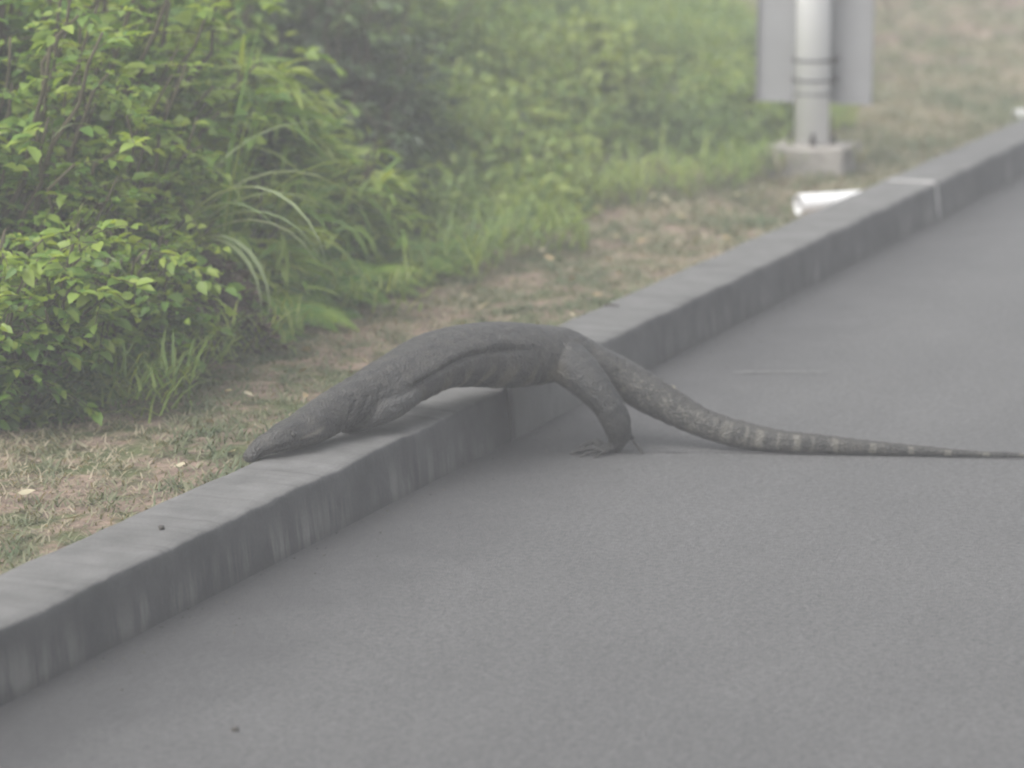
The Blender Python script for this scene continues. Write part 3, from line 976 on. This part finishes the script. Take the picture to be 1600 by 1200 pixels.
def verge_grass():
    acc = Acc()
    def batch(n, s0, s1, w0, w1, lmin, lmax, wd, keep, tb=0.0):
        s = rng.uniform(s0, s1, n); w = w0 + (w1 - w0) * rng.random(n)
        m = .7 * wnoise(s * 6.3, w * 8.1, 3.7) + .7 * wnoise(s * 17, w * 21, 1.3)
        k = m > rng.uniform(-1.2, 1.0, n) - keep
        k &= (np.hypot((s - 3.45) / 1.5, w - .38) > .13)
        s, w, m = s[k], w[k], m[k]; n = len(s)
        pos = xyz(s, w, ground_h(s, w) - .003)
        az = rng.uniform(0, 2 * np.pi, n); up = rng.uniform(.25, 1.3, n)
        d = np.column_stack([np.cos(az), np.sin(az), up])
        nrm = np.column_stack([-np.cos(az) * up, -np.sin(az) * up, np.ones(n)]) + rng.normal(0, .3, (n, 3))
        L = rng.uniform(lmin, lmax, n) * (1 + .3 * m)
        tint = np.clip(.62 - .42 * m + .35 * wnoise(s * 2.1, w * 3.3, 8.1) + rng.normal(0, .16, n) + tb, 0, 1)
        leaves(acc, pos, d, nrm, np.clip(L, .012, 1), np.full(n, wd), tint, 2)
    batch(76000, -2.6, 2.5, .235, 1.15, .012, .036, .0034, -.12)
    batch(50000, 2.5, 7.0, .235, 1.35, .02, .055, .0048, -.10)
    batch(60000, 5.0, 13.5, .235, 3.6, .03, .085, .0060, .45, -.02)
    # a ragged fringe along the back of the kerb
    batch(5000, -2.4, 8.0, .236, .285, .03, .06, .0045, .0)
    tag(acc.build('grass', M['grass']), 'short dry and green grass growing on the verge behind the kerb', 'grass', kind='stuff')


gutter_grit()
verge_grass()

# ------------------------------------------------------------------ the bank's low weeds (one mass)
def weed_edge(s):
    return 1.02 + .17 * wnoise(s * 2.4, s * 0 + 1, 2.0) + .25 * np.maximum(0, s - 5.0)


def weed_cover():
    acc = Acc()
    def clumps(n, s0, s1, dw, rmin, rmax, thin):
        s = rng.uniform(s0, s1, n); e = weed_edge(s); w = e + dw * rng.random(n) ** 1.4
        hole = wnoise(s * 2.3, w * 2.7, 7.3)
        k = hole > thin
        for a, b, ee in zip(s[k], w[k], e[k]):
            z = float(ground_h(a, b))
            near = min(1.0, .30 + (b - ee) * 1.1)
            R = rng.uniform(rmin, rmax) * (.45 + .55 * near); H = R * rng.uniform(.8, 1.7)
            nl = int(60 + 5200 * R * R)
            d = unit(rng.normal(0, 1, (nl, 3))); d[:, 2] = np.abs(d[:, 2])
            rr = rng.random(nl) ** .4
            q = O2 + K2 * a + L2 * b
            pos = np.column_stack([q[0] + d[:, 0] * R * rr, q[1] + d[:, 1] * R * rr, z + d[:, 2] * H * rr])
            out = d * .8 + rng.normal(0, .55, (nl, 3)); out[:, 2] -= .12
            nrm = np.array([0, 0, 1.0]) + d * .6 + rng.normal(0, .35, (nl, 3))
            L = rng.uniform(.022, .052, nl)
            ct = .50 + .42 * float(wnoise(a * 1.6, b * 2.0, 5.0)) + rng.normal(0, .20)
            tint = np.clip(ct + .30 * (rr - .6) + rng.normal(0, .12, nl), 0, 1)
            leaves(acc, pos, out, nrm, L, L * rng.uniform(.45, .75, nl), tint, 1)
    clumps(700, 1.2, 9.5, 3.2, .10, .34, -.15)
    clumps(260, -1.2, 1.6, .30, .05, .13, -.8)
    clumps(190, 1.2, 7.0, .8, .06, .18, .10)
    # grass blades among the weeds
    n = 24000
    s = rng.uniform(-1.0, 8.5, n); w = weed_edge(s) - .25 + 2.3 * rng.random(n) ** 1.5
    k = (wnoise(s * 2.1, w * 2.6, 9.0) > .05)
    s, w = s[k], w[k]; n = len(s)
    pos = xyz(s, w, ground_h(s, w) + rng.uniform(0, .10, n))
    az = rng.uniform(0, 6.28, n); up = rng.uniform(.2, 1.5, n)
    d = np.column_stack([np.cos(az), np.sin(az), up]); nrm = np.column_stack([-np.cos(az) * up, -np.sin(az) * up, np.ones(n)])
    leaves(acc, pos, d, nrm, rng.uniform(.05, .15, n), rng.uniform(.004, .008, n), np.clip(.66 + .2 * wnoise(s * 1.5, w * 1.9, 2.6) + rng.normal(0, .15, n), 0, 1), 2)
    tag(acc.build('weeds', M['weed']), 'mass of low yellow green weeds covering the bank between ferns and sign', 'weeds', kind='stuff')


weed_cover()

# ------------------------------------------------------------------ shrubs
LEAF_OBJ = {}


def shrub(name, s, w, H, R, label, mat, n_stem=22, leaf=(.030, .052), tint0=.45, tint_var=.2, lean=(0, 0), wide=.62, shape=0, singles=0, droop=.35, cat='shrub', density=1.2, group=None, z0=None):
    base = P(s, w, float(ground_h(s, w)) if z0 is None else z0)
    root = tag(empty(name, base), label, cat, group)
    st = Acc(); fo = Acc(); pick = []
    for k in range(n_stem):
        az = rng.uniform(0, 2 * np.pi); out = R * math.sqrt(rng.random())
        hgt = H * (1 - .45 * (out / R) ** 2) * rng.uniform(.55, 1.0)
        p0 = np.array([math.cos(az), math.sin(az), 0]) * out * .25; p0[2] = -.02
        tip = np.array([math.cos(az) * out + lean[0] * hgt, math.sin(az) * out + lean[1] * hgt, hgt])
        tt = np.linspace(0, 1, 8)[:, None]
        bow = np.array([math.cos(az), math.sin(az), 0]) * (.10 * R)
        pts = p0 + (tip - p0) * tt + bow * np.sin(tt * np.pi) + np.array([0, 0, .18 * hgt]) * np.sin(tt * np.pi) * .5
        pts += rng.normal(0, .012, pts.shape)
        rad = np.linspace(.0055, .0016, 8) * (1 + H)
        st.tube(pts, rad, 5)
        # side twigs with leaves
        nt = int(9 * density)
        for q in range(nt):
            f = rng.uniform(.12, 1.0)
            b = np.array([np.interp(f, np.linspace(0, 1, 8), pts[:, x]) for x in range(3)])
            a2 = rng.uniform(0, 2 * np.pi)
            td = unit(np.array([math.cos(a2), math.sin(a2), rng.uniform(-.25, .75)]))
            TL = rng.uniform(.08, .20) * (.6 + .5 * H)
            tp = b + td * TL * np.linspace(0, 1, 5)[:, None] + np.array([0, 0, -droop * TL]) * (np.linspace(0, 1, 5) ** 2)[:, None]
            st.tube(tp, np.linspace(.0018, .0008, 5), 3)
            nl = int(rng.uniform(7, 13))
            lf_ = rng.uniform(.15, 1.0, nl)
            pos = np.column_stack([np.interp(lf_, np.linspace(0, 1, 5), tp[:, x]) for x in range(3)])
            sidev = unit(np.cross(td, np.array([0, 0, 1.0])))
            sgn = rng.choice([-1, 1], nl)[:, None]
            dirs = td * .7 + sidev * sgn * rng.uniform(.5, 1.1, (nl, 1)) + rng.normal(0, .25, (nl, 3)) + np.array([0, 0, -.25])
            nrm = np.array([0, 0, 1.0]) + rng.normal(0, .45, (nl, 3))
            L = rng.uniform(leaf[0], leaf[1], nl)
            wd = L * (rng.uniform(.55, .8, nl) if shape != 2 else rng.uniform(.09, .14, nl))
            young = f * .35 + (tp[0, 2] / max(H, .01)) * .22
            tint = np.clip(tint0 + (young - .30) + tint_var * rng.normal() * .7 + rng.normal(0, .12, nl), 0, 1)
            if singles and len(pick) < singles * 6:
                for e in range(0, nl, 3): pick.append((pos[e], dirs[e], nrm[e], L[e], tint[e]))
            leaves(fo, pos, dirs, nrm, L, wd, tint, shape)
    st.build('stem', M['stem'], root)
    f = fo.build('foliage', mat, root)
    f['kind'] = 'stuff'
    if singles:
        # the leaves on the side of the shrub that faces the road, one object each
        face = np.array([-L2[0] * .6 - K2[0] * .8, -L2[1] * .6 - K2[1] * .8, .35])
        pick.sort(key=lambda x: -(np.asarray(x[0]) @ face))
        for k, (p, d, nn, L, tn) in enumerate(pick[:singles]):
            key = (mat.name, int(tn * 5))
            if key not in LEAF_OBJ:
                a = Acc(); leaves(a, np.zeros((1, 3)), np.array([[1.0, 0, 0]]), np.array([[0, 0, 1.0]]), np.ones(1), np.full(1, .72), np.full(1, min(1, key[1] / 5 + .15)), 0)
                o = a.build('leaf', mat, root); LEAF_OBJ[key] = o.data
            else:
                o = link(bpy.data.objects.new('leaf', LEAF_OBJ[key]), root)
            X = unit(np.asarray(d)); Y = unit(np.cross(nn, X)); Z = np.cross(X, Y)
            mt = Matrix(((X[0], Y[0], Z[0], 0), (X[1], Y[1], Z[1], 0), (X[2], Y[2], Z[2], 0), (0, 0, 0, 1)))
            o.matrix_local = Matrix.Translation(Vector(np.asarray(p) + unit(np.asarray(d)) * .012)) @ mt @ Matrix.Scale(L * 1.12, 4)
    return root


# broad-leaved shrubs by the verge, left of the picture
TR = (-L2[0] * .30, -L2[1] * .30)          # shrubs at the edge lean out towards the light over the road
shrub('leafy_shrub', -.50, 1.04, .50, .22, 'broad leaved green shrub at the left edge of the photo nearest the kerb', M['broad'], 34, singles=55, tint0=.62, lean=TR, leaf=(.020, .046))
shrub('leafy_shrub', -.10, 1.05, .50, .22, 'low leafy shrub with bright young leaves spilling onto the verge beside the dead tangle', M['broad'], 34, singles=55, tint0=.66, lean=TR, leaf=(.018, .044))
shrub('leafy_shrub', -.05, 1.34, .95, .30, 'tall broad leaved shrub with glossy leaves rising behind the lowest shrub', M['broad'], 40, singles=55, tint0=.60, lean=TR, leaf=(.022, .050))
shrub('leafy_shrub', .28, 1.24, .72, .26, 'leafy shrub with yellow green tips standing behind the dead tangle', M['broad'], 36, singles=55, tint0=.70, lean=TR, leaf=(.020, .048))
shrub('leafy_shrub', .60, 1.48, 1.10, .34, 'tall yellow green shrub below the drooping pale blade at the upper left', M['broad'], 36, tint0=.62, leaf=(.026, .062), lean=TR)
shrub('leafy_shrub', .25, 1.72, 1.35, .40, 'tall dim green shrub at the top left corner of the photo', M['broad'], 34, tint0=.36, leaf=(.035, .06))
shrub('leafy_shrub', 1.00, 1.78, 1.15, .40, 'tall bright shrub at the top of the photo behind the curling grass', M['broad'], 36, tint0=.64, leaf=(.026, .062))
shrub('leafy_shrub', 1.60, 1.62, .85, .34, 'bright shrub at the top of the photo left of the dark hollow', M['broad'], 36, tint0=.66, leaf=(.026, .062))
# low tangle of dead stems
shrub('dead_shrub', .36, .97, .25, .17, 'low dark tangle of dead stems and brown leaves between the leafy shrubs and the ferns', M['dry'], 34, leaf=(.018, .034), tint0=.22, density=.9, droop=.7)
# dark hollow: its deep shade is put into the leaf colour of these shrubs
shrub('shade_shrub', 2.05, 1.32, .45, .22, 'shrub with leaves coloured as deep shade behind the ferns', M['shade_leaf'], 24, tint0=.20, leaf=(.03, .055), density=1.0)
shrub('shade_shrub', 2.70, 1.62, .66, .26, 'shrub with leaves coloured as deep shade at the top of the photo between bright shrub and weedy bank', M['shade_leaf'], 28, tint0=.24, leaf=(.03, .055), density=1.0)
shrub('shade_shrub', 3.05, 1.85, .70, .34, 'shrub with leaves coloured as dull shade in the top middle of the photo, farthest of the dark shrubs', M['shade_leaf'], 26, tint0=.30, leaf=(.03, .055), density=1.0)
# long-leaved bushes
shrub('reed_bush', .80, 1.20, .50, .24, 'bush of long narrow drooping leaves behind the ferns', M['reed'], 26, leaf=(.08, .14), tint0=.60, shape=2, droop=.8)
shrub('reed_bush', 1.40, 1.24, .55, .28, 'bush of long narrow bright leaves in front of the dark hollow', M['reed'], 28, leaf=(.08, .15), tint0=.66, shape=2, droop=.8)
shrub('reed_bush', 1.10, 1.40, .80, .30, 'taller bush of long narrow leaves at the upper middle of the photo', M['reed'], 28, leaf=(.09, .16), tint0=.55, shape=2, droop=.8)
# on the bank
shrub('bank_shrub', 3.30, 1.38, .30, .26, 'rounded yellow green shrub on the middle of the weedy bank', M['weed'], 22, leaf=(.028, .05), tint0=.68)
shrub('bank_shrub', 4.70, 1.62, .40, .36, 'bright green shrub at the top of the photo left of the sign board', M['weed'], 24, leaf=(.03, .055), tint0=.62)
shrub('bank_shrub', 5.20, 1.12, .30, .26, 'leafy green shrub growing behind the sign board and its post', M['weed'], 24, leaf=(.03, .055), tint0=.50)
shrub('bank_shrub', 3.75, 2.05, .50, .40, 'dull green shrub at the crest of the bank in the top middle of the photo', M['weed'], 26, leaf=(.03, .055), tint0=.42)

# ------------------------------------------------------------------ ferns
def frond_mesh(name, L, n, tint):
    a = Acc()
    tt = np.linspace(0, 1, 14)
    # arching rachis in the XZ plane
    x = L * (.25 * tt + .75 * tt ** 1.25); z = L * (.75 * tt - .85 * tt ** 2.4)
    pts = np.column_stack([x, np.zeros(14), z])
    a.tube(pts, np.linspace(.0026, .0008, 14), 4, tint)
    f = np.linspace(.10, .985, n)
    pos = np.column_stack([np.interp(f, tt, pts[:, k]) for k in range(3)])
    tan = unit(np.column_stack([np.interp(f, tt, np.gradient(pts[:, k], tt)) for k in range(3)]))
    ln = L * .26 * np.sin(np.pi * np.clip(f * .92 + .10, 0, 1)) ** .8
    for sg in (-1, 1):
        d = tan * .45 + np.array([0, sg, 0]) + np.array([0, 0, -.22])
        nrm = np.cross(tan, np.array([0, 1.0, 0])) * -1
        nrm = np.where(nrm[:, 2:3] < 0, -nrm, nrm)
        leaves(a, pos, d, nrm, ln, np.full(n, L * .030), np.clip(tint + .2 * f - .1 + rng.normal(0, .06, n), 0, 1), 2)
    return a, name


FR = []
for k in range(5):
    a, nm = frond_mesh('frond', 1.0, 34, .40 + .13 * k)
    o = a.build('frond', M['fern'])
    FR.append(o.data); bpy.data.objects.remove(o)

ferns = [(.62, .95, .24, 'bright green fern arching over the verge right of the dead tangle'),
         (.80, 1.02, .32, 'fern with long fronds in the middle of the fern patch'),
         (1.02, .97, .26, 'fern leaning over the verge nearest to the back of the lizard'),
         (1.05, 1.16, .36, 'tall fern at the back of the fern patch below the reed bush'),
         (1.32, 1.00, .26, 'yellow green fern at the right end of the fern patch'),
         (1.62, 1.06, .28, 'fern at the foot of the weedy bank beside the dark hollow'),
         (.52, 1.12, .36, 'fern rising behind the dead tangle beside the leafy shrub'),
         (.70, 1.28, .44, 'large fern half hidden among the tall leafy shrubs'),
         (1.95, 1.02, .22, 'small fern standing alone in the weeds above the verge'),
         (1.22, 1.14, .40, 'tallest fern, its fronds reaching up in front of the reed bush')]
for s, w, L, lab in ferns:
    r = tag(empty('fern', P(s, w, float(ground_h(s, w)) - .01), rng.uniform(0, 6)), lab, 'fern', 'ferns at the foot of the bank')
    nf = 20
    for k in range(nf):
        o = link(bpy.data.objects.new('frond', FR[int(rng.integers(0, 5))]), r)
        sc = L * rng.uniform(.6, 1.0)
        o.scale = (sc, sc, sc)
        o.rotation_euler = (rng.uniform(-.25, .25), rng.uniform(-.55, .25), 2 * math.pi * k / nf + rng.uniform(-.25, .25))

# ------------------------------------------------------------------ tall grasses
def tall_grass(s, w, specs, label, mat, z0=None):
    base = P(s, w, float(ground_h(s, w)))
    root = tag(empty('tall_grass', base), label, 'grass clump')
    for (az, L, arch, wd, tint) in specs:
        n = 16
        t = np.linspace(0, 1, n)
        ang = math.radians(84) - arch * t ** 1.6
        dx = np.cos(ang); dz = np.sin(ang)
        x = np.concatenate([[0], np.cumsum((dx[:-1] + dx[1:]) / 2)]) * L / (n - 1)
        z = np.concatenate([[0], np.cumsum((dz[:-1] + dz[1:]) / 2)]) * L / (n - 1)
        hw = wd * .5 * np.minimum(1, 1.3 * np.sin(np.pi * np.clip(t * .9 + .1, 0, 1)) ** .6) * (1 - t ** 6 * .9)
        ca, sa = math.cos(az), math.sin(az)
        mid = np.column_stack([x * ca, x * sa, z])
        sv = np.array([-sa, ca, 0])
        upv = np.column_stack([-np.sin(ang) * ca, -np.sin(ang) * sa, np.cos(ang)])
        V = np.concatenate([mid + sv * hw[:, None] + upv * hw[:, None] * .35, mid, mid - sv * hw[:, None] + upv * hw[:, None] * .35])
        k = np.arange(n - 1)
        Q = np.concatenate([np.stack([k, k + 1, n + k + 1, n + k], -1), np.stack([n + k, n + k + 1, 2 * n + k + 1, 2 * n + k], -1)])
        mesh_np('blade', V, Q, mat, root, True, {'tint': np.full(len(V), tint)})


def blades(n, L, arch, wd, t0):
    return [(rng.uniform(0, 6.28), L * rng.uniform(.6, 1.05), arch * rng.uniform(.5, 1.3), wd * rng.uniform(.7, 1.2), float(np.clip(rng.normal(t0, .18), 0, 1))) for _ in range(n)]


tall_grass(.33, 1.08, blades(20, .95, 2.6, .018, .7) + [(2.9, 1.0, 3.1, .020, .9), (.3, .95, 3.0, .018, .8)], 'tall pale grass clump with one blade curling over at the upper left', M['pale_blade'])
tall_grass(.55, 1.02, blades(12, .80, .5, .012, .55) + [(.15, .75, 2.0, .012, .8)], 'clump of upright grass stalks standing among the tall shrubs', M['reed'])
tall_grass(.30, 1.36, blades(18, .95, 2.4, .016, .7), 'clump of long arching grass blades rising out of the leafy shrubs near the photo corner', M['reed'])
tall_grass(-.05, 1.10, blades(14, .62, 2.0, .012, .7), 'clump of thin arching blades standing in the lowest leafy shrub', M['pale_blade'])
tall_grass(.75, 1.34, blades(18, 1.0, 2.2, .018, .75), 'tall clump of broad arching blades behind the upright grass stalks', M['reed'])
tall_grass(1.25, 1.30, blades(18, .85, 2.3, .016, .75), 'clump of long bright grass blades rising behind the reed bushes', M['reed'])
tall_grass(.92, 1.06, blades(16, .60, 2.2, .014, .6), 'clump of arching green grass blades above the ferns', M['reed'])
tall_grass(1.72, 1.10, blades(14, .50, 2.2, .012, .6), 'clump of arching grass at the edge of the dark hollow', M['pale_blade'])
tall_grass(-.70, .250, blades(30, .095, 1.3, .006, .2), 'little green tuft at the back of the kerb under the lizard chin', M['grass'])
tall_grass(4.62, .80, blades(14, .24, 1.6, .006, .6), 'small tuft of grass behind the concrete footing of the post', M['weed'])
tall_grass(4.05, .62, blades(22, .16, 1.4, .005, .7), 'pale tuft of weedy grass in front of the concrete footing', M['grass'])
tall_grass(4.28, .40, blades(22, .17, 1.4, .005, .55), 'green tuft of grass between the footing and the kerb', M['grass'])

# ------------------------------------------------------------------ far undergrowth closing the view
def undergrowth():
    acc = Acc()
    def mass(n, s0, s1, w0, w1, hmin, hmax, t0):
        s = rng.uniform(s0, s1, n); w = rng.uniform(w0, w1, n)
        for a, b in zip(s, w):
            z = float(ground_h(a, b)); R = rng.uniform(.25, .5); H = rng.uniform(hmin, hmax)
            nl = 150
            d = unit(rng.normal(0, 1, (nl, 3))); d[:, 2] = np.abs(d[:, 2]); rr = rng.random(nl) ** .4
            q = O2 + K2 * a + L2 * b
            pos = np.column_stack([q[0] + d[:, 0] * R * rr, q[1] + d[:, 1] * R * rr, z + d[:, 2] * H * rr])
            out = d + rng.normal(0, .5, (nl, 3)); nrm = np.array([0, 0, 1.0]) + d * .6 + rng.normal(0, .35, (nl, 3))
            L = rng.uniform(.05, .09, nl)
            ct = t0 + .25 * float(wnoise(a * .9, b * 1.1, 4.0)) + rng.normal(0, .08)
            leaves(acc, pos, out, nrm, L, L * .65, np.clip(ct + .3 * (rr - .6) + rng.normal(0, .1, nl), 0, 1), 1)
    mass(150, .2, 4.5, 2.1, 3.4, .7, 1.2, .45)
    mass(230, -1.2, 6.0, 3.2, 6.5, .6, 1.3, .42)
    mass(200, 5.5, 15, 3.6, 9.0, .5, 1.1, .45)
    mass(120, 11.5, 24, 1.8, 9.0, .4, .9, .42)
    tag(acc.build('undergrowth', M['weed']), 'mass of green undergrowth behind the bank and far grass', 'undergrowth', kind='stuff')


undergrowth()
